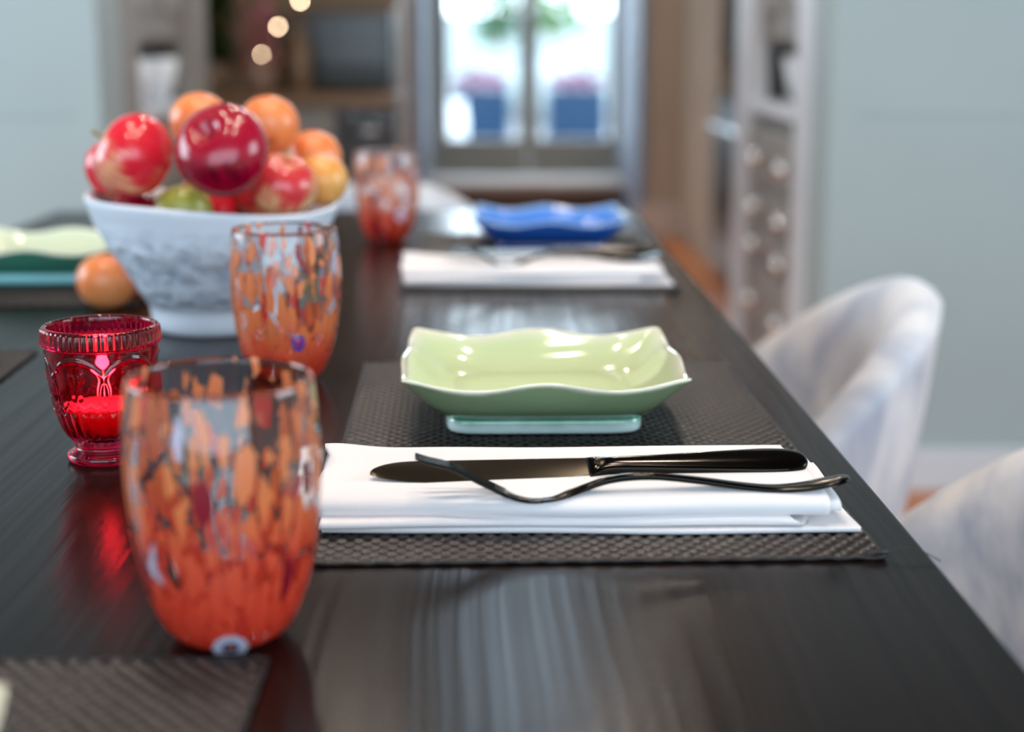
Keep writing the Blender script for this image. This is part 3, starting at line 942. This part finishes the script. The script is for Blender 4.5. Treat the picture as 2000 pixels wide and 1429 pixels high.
# ------------------------------------------------------------------ cutlery
def knife(loc, rz, roll, label):
    r = empty('table_knife', loc, rz)
    r.rotation_mode = 'XYZ'
    r.rotation_euler = (roll, 0, rz)
    tag(r, label, 'knife', 'black knives on the napkins')
    # blade: outline along X from tip (0) to bolster (0.118)
    L = .118; n = 170
    top = []; bot = []
    for i in range(n + 1):
        s = i / n
        x = s * L
        up = .0098 * min(1.0, (1 - (1 - min(1, s / .22)) ** 2.2) ** .55) if s > 0 else 0
        up = up * (1 - .16 * s)
        dn = .0112 * (1 - (1 - min(1, s / .45)) ** 2) ** .6 if s > 0 else 0
        if s > .70: dn = dn * (1 - .42 * ((s - .70) / .30) ** 1.2)
        dn += (.0005 if (i % 2 and s < .52) else 0)
        top.append((x, up)); bot.append((x, -dn))
    V = []; F = []
    for i in range(n + 1):
        th = .0009
        V += [(top[i][0], top[i][1], th), (top[i][0], (top[i][1] + bot[i][1]) / 2, th * 1.15), (bot[i][0], bot[i][1], .0002),
              (bot[i][0], (top[i][1] + bot[i][1]) / 2, -th), (top[i][0], top[i][1], -th * .8)]
    for i in range(n):
        for q in range(5):
            q2 = (q + 1) % 5
            F.append((i * 5 + q, i * 5 + q2, i * 5 + 5 + q2, i * 5 + 5 + q))
    F.append((n * 5 + 4, n * 5 + 3, n * 5 + 2, n * 5 + 1, n * 5))
    o = mesh_obj('blade', V, F, M['blade'], r)
    o['label'] = 'dull brushed blade with fine serrated edge'
    md = o.modifiers.new('es', 'EDGE_SPLIT'); md.split_angle = radians(35)
    prof = smooth_pts([(.1165, 0, .0090, .0012), (.121, 0, .0078, .0032), (.128, 0, .0062, .0042), (.145, 0, .0066, .0042), (.170, 0, .0082, .0042), (.195, 0, .0098, .0043), (.212, 0, .0108, .0043), (.224, 0, .0104, .0040), (.232, 0, .0080, .0034), (.2355, 0, .0045, .0024), (.2368, 0, .0008, .0006)], 5)
    v, f = sweep([(p[0], -.0005, 0.0008) for p in prof], [(max(p[2], .0003), max(p[3], .0003)) for p in prof], 28, power=2.7)
    mesh_obj('handle', v, f, M['cutlery'], r)
    v, f = lathe([(0, .0004), (.0030, .00035), (.0036, .0001), (.0036, -.001), (0, -.001)], 24)
    mesh_obj('bolster_mark', v, f, M['blade'], r, loc=(.123, -.0005, .0044))
    return r
NZ = TZ + 0.0022
kn = knife((-0.0640, 0.7925, NZ + .0230), radians(5.0), radians(19), 'black table knife lying on the near napkin behind the fork')
c = copy_tree(kn); c.location = (-0.055, 1.632, NZ + .0262); c.rotation_euler = (radians(10), 0, radians(4)); c['label'] = 'black table knife on the far napkin in front of the blue dish'

def fork(loc, rz, roll, label):
    r = empty('table_fork', loc, rz)
    r.rotation_euler = (roll, 0, rz)
    tag(r, label, 'fork', 'black forks on the napkins')
    # x along, z height: (x, z, halfwidth, halfthick)
    pr = smooth_pts([(.049, .0006, .0098, .0012), (.056, .0012, .0092, .0013), (.064, .0030, .0070, .0015), (.074, .0064, .0040, .0018), (.084, .0095, .0029, .0020), (.096, .0110, .0027, .0020), (.112, .0108, .0030, .0019), (.135, .0080, .0042, .0019), (.155, .0050, .0056, .0019), (.172, .0034, .0074, .0019), (.188, .0042, .0092, .0019), (.202, .0066, .0094, .0018), (.2085, .0080, .0070, .0016), (.2110, .0085, .0020, .0008)], 5)
    v, f = sweep([(p[0], 0, p[1]) for p in pr], [(max(p[2], .0003), max(p[3], .0003)) for p in pr], 20, power=2.4)
    mesh_obj('handle', v, f, M['cutlery'], r)
    hd_ = smooth_pts([(.030, .0046, .0104, .0010), (.036, .0022, .0108, .0011), (.043, .0008, .0107, .0012), (.050, .0006, .0098, .0012)], 5)
    v, f = sweep([(p[0], 0, p[1]) for p in hd_], [(p[2], p[3]) for p in hd_], 20, power=3)
    mesh_obj('fork_root', v, f, M['cutlery'], r)
    for k in range(4):
        y = (-1.5 + k) * .0053
        tp = smooth_pts([(-.0145, .0240, .0009, .0007), (-.008, .0216, .0013, .0009), (.004, .0182, .0016, .0010), (.018, .0108, .0018, .0011), (.032, .0037, .0020, .0011)], 5)
        v, f = sweep([(p[0], y * (1 - .06 * (1 - i / len(tp))), p[1]) for i, p in enumerate(tp)], [(p[2], p[3]) for p in tp], 10, power=2.6)
        mesh_obj('tine', v, f, M['cutlery'], r)
    return r
fk = fork((-0.0240, 0.7640, NZ + .0160), radians(3.4), radians(-6), 'black table fork leaning over the knife blade on the near napkin')
c = copy_tree(fk); c.location = (-0.03, 1.594, NZ + .0200); c.rotation_euler = (0, 0, radians(3)); c['label'] = 'black table fork on the far napkin in front of the blue dish'

# ------------------------------------------------------------------ flecked tumblers
def tumbler_mesh():
    out = [(0, .0), (.010, .0), (.0175, .0003), (.0225, .0022), (.0268, .0065), (.0305, .0130), (.0342, .0230), (.0370, .0350), (.0392, .0500), (.0406, .0650), (.0411, .0780), (.0408, .0910), (.0399, .1030), (.0389, .1110), (.0384, .1130)]
    lip = [(.0378, .1139), (.0371, .1134)]
    inn = [(.0373, .1110), (.0381, .1030), (.0389, .0910), (.0391, .0780), (.0385, .0650), (.0370, .0500), (.0347, .0350), (.0317, .0240), (.0270, .0160), (.0200, .0110), (.0100, .0090), (0, .0085)]
    o = smooth_pts(out, 3); i_ = smooth_pts(inn, 3)
    prof = [(max(0, a), b) for a, b in o] + lip + [(max(0, a), b) for a, b in i_]
    prof[0] = (0, 0); prof[-1] = (0, .0085)
    def fn(th, i, r, z):
        return r * (1 + .006 * sin(3 * th + z * 40)), z
    return lathe(prof, 96, fn)
tv, tf = tumbler_mesh()
def millefiori(parent, th, z, rad, s, cols):
    """a fused flower slice lying in the wall: nested rings, slightly domed"""
    e = MB()
    out = []
    names = ['murrine', 'murrine_ring', 'murrine_core']
    p = None
    for k, (q, cm) in enumerate(zip((1.0, .68, .34), cols)):
        V = [(0, 0, .0004 + .00012 * k)]; F = []
        n = 24
        for ring, hh in ((.6, .00035), (1.0, 0.0)):
            for i in range(n):
                a = 2 * pi * i / n
                rr = s * q * ring * (1 + (.08 * cos(10 * a) if ring == 1 else 0))
                V.append((rr * cos(a), rr * 1.35 * sin(a), hh + .00012 * k))
        for i in range(n):
            F.append((0, 1 + i, 1 + (i + 1) % n)); F.append((1 + i, 1 + n + i, 1 + n + (i + 1) % n, 1 + (i + 1) % n))
        o = mesh_obj(names[k], V, F, cm, p or parent)
        if p is None:
            d = Vector((cos(th), sin(th), 0))
            o.location = (rad * cos(th), rad * sin(th), z)
            o.rotation_euler = Matrix((Vector((-sin(th), cos(th), 0)), Vector((0, 0, 1)), d)).transposed().to_euler()
            p = o
M['mblue'] = mat('murrine_blue', srgb(70, 60, 150), .1, coat=1)
M['mwhite'] = mat('murrine_white', srgb(225, 222, 238), .1, coat=1)
M['mred'] = mat('murrine_magenta', srgb(190, 30, 80), .1, coat=1)
M['mnavy'] = mat('murrine_navy', srgb(40, 34, 120), .1, coat=1)
M['mochre'] = mat('murrine_ochre', srgb(190, 120, 60), .1, coat=1)
def tumbler(x, y, rz, seed, red, label):
    r = empty('flecked_tumbler', (x, y, TZ), rz)
    tag(r, label, 'glass', 'orange flecked tumblers')
    mesh_obj('glass_wall', tv, tf, murano(seed, red), r)
    return r
t1 = tumbler(-0.1124, 0.6302, 0.0, 0.31, 0.044, 'orange flecked tumbler in front, nearest and largest in view')
millefiori(t1, radians(-80), .0044, .0256, .0072, (M['mwhite'], M['mnavy'], M['mochre']))
t1.children[1].rotation_euler.rotate_axis('X', 0.72)
t2 = tumbler(-0.1530, 1.1467, 0.7, 1.17, 0.020, 'orange flecked tumbler standing between fruit bowl and green dish')
millefiori(t2, radians(-70) - .7, .034, .0376, .0050, (M['mblue'], M['mred'], M['mnavy']))
t3 = tumbler(-0.1305, 1.9630, 2.1, 2.41, 0.030, 'orange flecked tumbler far off, left of the blue dish')
millefiori(t3, radians(-60) - 2.1, .036, .038, .0055, (M['mwhite'], M['mblue'], M['mred']))

# ------------------------------------------------------------------ ruby candle glass
def votive_mesh():
    out = smooth_pts([(0, .0016), (.012, .0014), (.019, .0002), (.0222, .0004), (.0234, .0025), (.0230, .0048), (.0205, .0066), (.0182, .0085), (.0184, .0105), (.0205, .0140), (.0240, .0195), (.0270, .0270), (.0295, .0370), (.0315, .0480), (.0328, .0590), (.0334, .0680), (.0335, .0712),
           (.0345, .0722), (.0348, .0740), (.0347, .0780), (.0345, .0812)], 9)
    lip = [(.0340, .0826), (.0330, .0832), (.0318, .0830)]
    inn = smooth_pts([(.0312, .0820), (.0306, .0760), (.0302, .0680), (.0294, .0560), (.0280, .0430), (.0255, .0300), (.0215, .0200), (.0150, .0150), (0, .0140)], 6)
    prof = [(max(0, a), b) for a, b in out] + lip + [(max(0, a), b) for a, b in inn]
    no = len(out)
    def seg_d(px, py, ax, ay, bx, by):
        dx, dy = bx - ax, by - ay
        t = max(0, min(1, ((px - ax) * dx + (py - ay) * dy) / (dx * dx + dy * dy)))
        return sqrt((px - ax - t * dx) ** 2 + (py - ay - t * dy) ** 2)
    NA = 6
    def fn(th, i, r, z):
        if i >= no: return r, z
        d = 0.0
        if .0712 < z < .0822:
            d += .0009 * abs(sin(th * 26)) ** .7 * min(1, (z - .0712) / .001) * min(1, (.0822 - z) / .001)
        elif .012 < z < .070:
            u = ((th / (2 * pi) * NA + .25) % 1.0) - .5          # arch cell
            sx = u * 2 * pi * .031 / NA                        # metres along the wall
            # arches: raised arcs, overlapping neighbours
            for c0 in (-2 * pi * .031 / NA, 0, 2 * pi * .031 / NA):
                q = sqrt(((sx - c0) / .0185) ** 2 + ((z - .045) / .0215) ** 2)
                if z > .040: d += .0009 * exp(-((q - 1) / .05) ** 2)
            # leaf sprig in the arch centre
            for kz in (.0560, .0536, .0512):
                d += .0007 * exp(-(seg_d(abs(sx), z, .0006, kz, .0042 - (.056 - kz) * .25, kz + .0022) / .00045) ** 2)
            for kz, sg in ((.0475, 1), (.0450, -1), (.0425, 1)):
                d += .0006 * exp(-(seg_d(abs(sx), z, .0008, kz, .0030, kz + .0014 * sg) / .0005) ** 2)
            # crown-like zigzag band and petals underneath
            if z < .043:
                zig = .0365 + .0030 * abs(((sx / .0078) % 1.0) - .5) * 2
                d += .0010 * exp(-((z - zig) / .0007) ** 2)
                zig2 = .0335 + .0022 * cos(sx / .0039 * pi)
                d += .0008 * exp(-((z - zig2) / .0006) ** 2)
                if z < .033:
                    d += .0008 * abs(sin(th * 15)) ** 1.5 * min(1, (z - .012) / .004)
        return r + d, z
    return lathe(prof, 420, fn)
cg = empty('candle_holder', (-0.2344, 0.9195, TZ))
tag(cg, 'ruby red pressed glass candle holder with arches, left of the front tumbler', 'candle holder')
vv_, vf_ = votive_mesh()
mesh_obj('glass_cup', vv_, vf_, M['ruby'], cg)
cd = empty('tealight_candle', (-0.2344, 0.9195, TZ + .0155))
tag(cd, 'lit candle burning inside the ruby red glass holder', 'candle')
v, f = lathe([(0, 0), (.0120, 0), (.0165, .0035), (.0215, .0100), (.0236, .0165), (.0242, .0190), (.0232, .0196), (.018, .0190), (0, .0188)], 48)
mesh_obj('wax', v, f, M['wax'], cd)
MB().tube([(0, 0, .0185), (.0004, 0, .0225), (.0012, 0, .0250)], .0006, 8).build('wick', M['wick'], cd, True)
v, f = lathe(smooth_pts([(0, .0235), (.0022, .0255), (.0029, .0285), (.0022, .0330), (.0010, .0370), (0, .0400)], 4), 20)
v = [(a, b, c) for a, b, c in v]
mesh_obj('flame', v, f, M['flame'], cd)
pld = bpy.data.lights.new('candle_light', 'POINT'); pld.energy = 0.10; pld.color = (1, .55, .28); pld.shadow_soft_size = .004
plo = bpy.data.objects.new('candle_light', pld); col.objects.link(plo); plo.location = (-0.2344, 0.9195, TZ + .0155 + .044)

# ------------------------------------------------------------------ fruit bowl
def bowl_mesh():
    out = smooth_pts([(0, .0030), (.035, .0030), (.044, .0002), (.0505, .0004), (.0545, .0045), (.0560, .0100), (.0565, .0160), (.0575, .0210), (.0600, .0260), (.0650, .0340), (.0740, .0480), (.0840, .0630), (.0940, .0800), (.1020, .0950), (.1065, .1060), (.1080, .1110)], 4)
    lip = [(.1076, .1135), (.1058, .1145), (.1036, .1135)]
    inn = smooth_pts([(.1015, .1100), (.0960, .0960), (.0870, .0790), (.0760, .0620), (.0640, .0480), (.048, .0370), (.025, .0300), (0, .0285)], 4)
    prof = [(max(0, a), b) for a, b in out] + lip + [(max(0, a), b) for a, b in inn]
    def fn(th, i, r, z):
        k = max(0, (z - .03) / .08) ** 2
        zz = z + k * (-.0040 * cos(th) + .0025 * sin(2 * th + .6) + .0015 * sin(3 * th))
        rr = r * (1 + k * (.015 * cos(2 * th) + .012 * sin(3 * th + 1)))
        if .028 < z < .098 and i < len(out):
            kk = min(1, (z - .028) / .012) * min(1, (.098 - z) / .015)
            nn = mnoise.fractal(Vector((cos(th) * r * 45, sin(th) * r * 45, z * 60)), .8, 2.1, 4)
            rr += kk * nn * .0016
        return rr, zz
    return lathe(prof, 256, fn)
BX, BY = -0.2430, 1.3600
bv, bf = bowl_mesh()
bo = mesh_obj('fruit_bowl', bv, bf, M['bowl'], loc=(BX, BY, TZ))
tag(bo, 'rough white footed bowl heaped with apples and oranges', 'bowl')

def apple_mesh(seed):
    n = 30; prof = []
    for i in range(n + 1):
        t = i / n * pi
        r = sin(t); z = -cos(t)
        zz = z * .90
        # hollows at stem and blossom ends
        zz -= .34 * exp(-(r / .22) ** 2) * (1 if z > 0 else 0)
        zz += .16 * exp(-(r / .20) ** 2) * (1 if z < 0 else 0)
        rr = r * (1.0 + .07 * z) * (1.02)
        prof.append((rr if 0 < i < n else 0, zz))
    def fn(th, i, r, z):
        return r * (1 + .025 * cos(5 * th + seed) * (.4 - z * .6) + .02 * cos(2 * th + seed * 2)), z
    return lathe(prof, 48, fn)
def orient(o, axis, spin=0):
    o.rotation_mode = 'QUATERNION'
    o.rotation_quaternion = Vector(axis).normalized().to_track_quat('Z', 'Y') @ Euler((0, 0, spin)).to_quaternion()
def apple(x, y, z, r, m, axis, label, seed=1, spin=0, stem=True):
    v, f = apple_mesh(seed)
    o = mesh_obj('apple', [(a * r, b * r, c * r) for a, b, c in v], f, m, loc=(x, y, TZ + z))
    orient(o, axis, spin)
    tag(o, label, 'apple', 'apples in the bowl')
    if stem:
        mb = MB().tube([(0, 0, r * .56), (r * .03, 0, r * .80), (r * .12, 0, r * 1.10)], [r * .035, r * .032, r * .055], 8)
        mb.build('stem', M['stem'], o, True)
    return o
def orange(x, y, z, r, m, axis, label, name='orange', cat='orange', grp='oranges'):
    n = 24; prof = []
    for i in range(n + 1):
        t = i / n * pi
        rr, zz = sin(t), -cos(t) * .93
        if zz > 0: zz -= .09 * exp(-(rr / .14) ** 2)
        prof.append((rr if 0 < i < n else 0, zz))
    v, f = lathe([(a * r, b * r) for a, b in prof], 40, lambda th, i, q, z_: (q * (1 + .008 * cos(3 * th)), z_))
    o = mesh_obj(name, v, f, m, loc=(x, y, TZ + z))
    orient(o, axis)
    tag(o, label, cat, grp)
    st = MB()
    for k in range(5):
        a = k * 2 * pi / 5
        st.add([(0, 0, r * .86), (r * .06 * cos(a - .4), r * .06 * sin(a - .4), r * .875), (r * .17 * cos(a), r * .17 * sin(a), r * .915), (r * .06 * cos(a + .4), r * .06 * sin(a + .4), r * .875)], [(0, 1, 2, 3)])
    st.build('calyx', M['calyx'], o)
    return o
apple(-0.2965, 1.305, 0.1545, 0.0355, M['apple_red'], (-.85, -.10, .50), 'bright red apple with cream streaks and a stem, left in the bowl', 1, 0.6)
apple(-0.2165, 1.270, 0.1610, 0.0382, M['apple_dark'], (-.34, -.78, .62), 'large dark crimson apple at the front centre of the bowl', 3, 2.0, False)
apple(-0.3260, 1.375, 0.1370, 0.0300, M['apple_red'], (.2, .3, .9), 'red apple mostly hidden at the left rim of the bowl', 5, 0)
apple(-0.1765, 1.3206, 0.1291, 0.0290, M['apple_pale'], (.25, -.25, .9), 'blushed red and cream apple right of the crimson one', 2, 1.0)
orange(-0.2530, 1.372, 0.1800, 0.0268, M['orange'], (.2, .3, .9), 'orange peeking out behind the crimson apple', grp='oranges in the bowl')
orange(-0.1965, 1.395, 0.1755, 0.0270, M['orange'], (.15, -.80, -.60), 'topmost orange in the bowl, right of the crimson apple', grp='oranges in the bowl')
orange(-0.1602, 1.4278, 0.1458, 0.0250, M['orange'], (.3, .2, .9), 'orange near the right rim of the bowl, above the amber one', grp='oranges in the bowl')
orange(-0.1480, 1.3680, 0.1300, 0.0238, M['yellow'], (.3, -.2, .9), 'small amber orange lowest at the right rim of the bowl', grp='oranges in the bowl')
pr = apple(-0.2580, 1.308, 0.1080, 0.0240, M['pear'], (.0, .5, .8), 'green apple just showing over the rim between the two red apples', 4, 0, False)
# fruit under the heap, holding it up
apple(-0.2000, 1.3850, 0.1180, 0.0290, M['apple_pale'], (-.1, .2, .9), 'blushed apple inside the heap, right under the topmost orange', 12)
apple(-0.2520, 1.3660, 0.1050, 0.0280, M['apple_red'], (.3, .1, .9), 'red apple low in the middle of the bowl, under the oranges', 9)
apple(-0.3000, 1.3380, 0.0970, 0.0280, M['apple_dark'], (.2, .3, .9), 'dark apple tucked low behind the left rim, under the bright red one', 11)
apple(-0.2750, 1.3800, 0.0590, 0.0260, M['apple_red'], (.1, .2, .9), 'red apple at the very bottom of the bowl', 6)
apple(-0.2050, 1.3500, 0.0600, 0.0270, M['apple_pale'], (-.3, .2, .9), 'pale blushed apple deep in the bowl under the right hand fruit', 7)
apple(-0.2370, 1.4280, 0.1080, 0.0290, M['apple_dark'], (.1, .6, .7), 'dark apple at the far back of the bowl', 8)
orange(-0.3640, 1.4130 + .045, 0.0262, 0.0278, M['orange'], (.3, .4, .9), 'orange lying on the table left of the bowl foot', grp='oranges on the table')
orange(-0.3450, 1.5100, 0.0258, 0.0268, M['orange'], (.6, .2, .7), 'orange on the table half hidden behind the bowl foot', grp='oranges on the table')

# ------------------------------------------------------------------ barrel chairs
def chair_shell():
    """open barrel; local +X is the back; returns closed thick shell mesh"""
    V = []; F = []; rows = []
    A = radians(128); na = 72
    thick = 0.062
    for i in range(na + 1):
        ph = -A + 2 * A * i / na
        drop = 0.135 * (1 - cos(ph)) / .658
        zt = 0.742 - drop
        zb = 0.36
        ro_t, ro_b = 0.262, 0.205
        row = []
        def R(z, inner):
            t = max(0, (z - zb) / (0.742 - zb))
            r = ro_b + (ro_t - ro_b) * t ** .75
            return r - (thick * (1.0 - .15 * t) if inner else 0)
        n = 9
        pts = []
        for k in range(n):                      # outside up
            z = zb + (zt - .022 - zb) * k / (n - 1); pts.append((R(z, False), z))
        ra, ri = R(zt, False), R(zt, True); rc = (ra + ri) / 2; hw = (ra - ri) / 2
        for k in range(1, 8):                   # rounded rim
            a = pi * k / 8; pts.append((rc + hw * cos(a), zt - .022 + .022 * sin(a)))
        for k in range(n):                      # inside down
            z = zt - .022 - (zt - .022 - zb) * k / (n - 1); pts.append((R(z, True), z))
        for (r, z) in pts:
            row.append(len(V)); V.append((r * cos(ph), r * sin(ph), z))
        rows.append(row)
    m_ = len(rows[0])
    for a, b in zip(rows[:-1], rows[1:]):
        for k in range(m_):
            k2 = (k + 1) % m_
            F.append((a[k], b[k], b[k2], a[k2]))
    F.append(tuple(reversed(rows[0]))[::-1]); F.append(tuple(reversed(rows[-1])))
    return V, F
cv, cf = chair_shell()
def chair(x, y, rz, label):
    r = empty('barrel_chair', (x, y, 0), rz)
    tag(r, label, 'chair', 'pale velvet barrel chairs')
    o = mesh_obj('backrest', cv, cf, M['velvet'], r)
    v, f = lathe(smooth_pts([(0, .36), (.17, .36), (.196, .372), (.202, .40), (.200, .435), (.185, .462), (.12, .472), (0, .474)], 4), 56)
    v = [(a * 1.0, b, c) for a, b, c in v]
    mesh_obj('seat', v, f, M['velvet'], r)
    for a in (45, 135, 225, 315):
        ca, sa = cos(radians(a)), sin(radians(a))
        vv, ff_ = sweep([(.13 * ca, .13 * sa, .362), (.19 * ca, .19 * sa, 0.0)], [(.016, .016), (.009, .009)], 12, up=(1, 0, 0))
        mesh_obj('leg', vv, ff_, M['black'], r)
    return r
chair(0.228, 1.680, 0.0, 'pale velvet barrel chair facing the far setting, beside the white wall')
chair(0.255, 1.020, 0.0, 'pale velvet barrel chair cut off by the right edge of the picture')
ec = chair(-0.170, 2.340, radians(90), 'pale velvet barrel chair at the far head of the table')
ec.scale = (1, 1, 1.045)
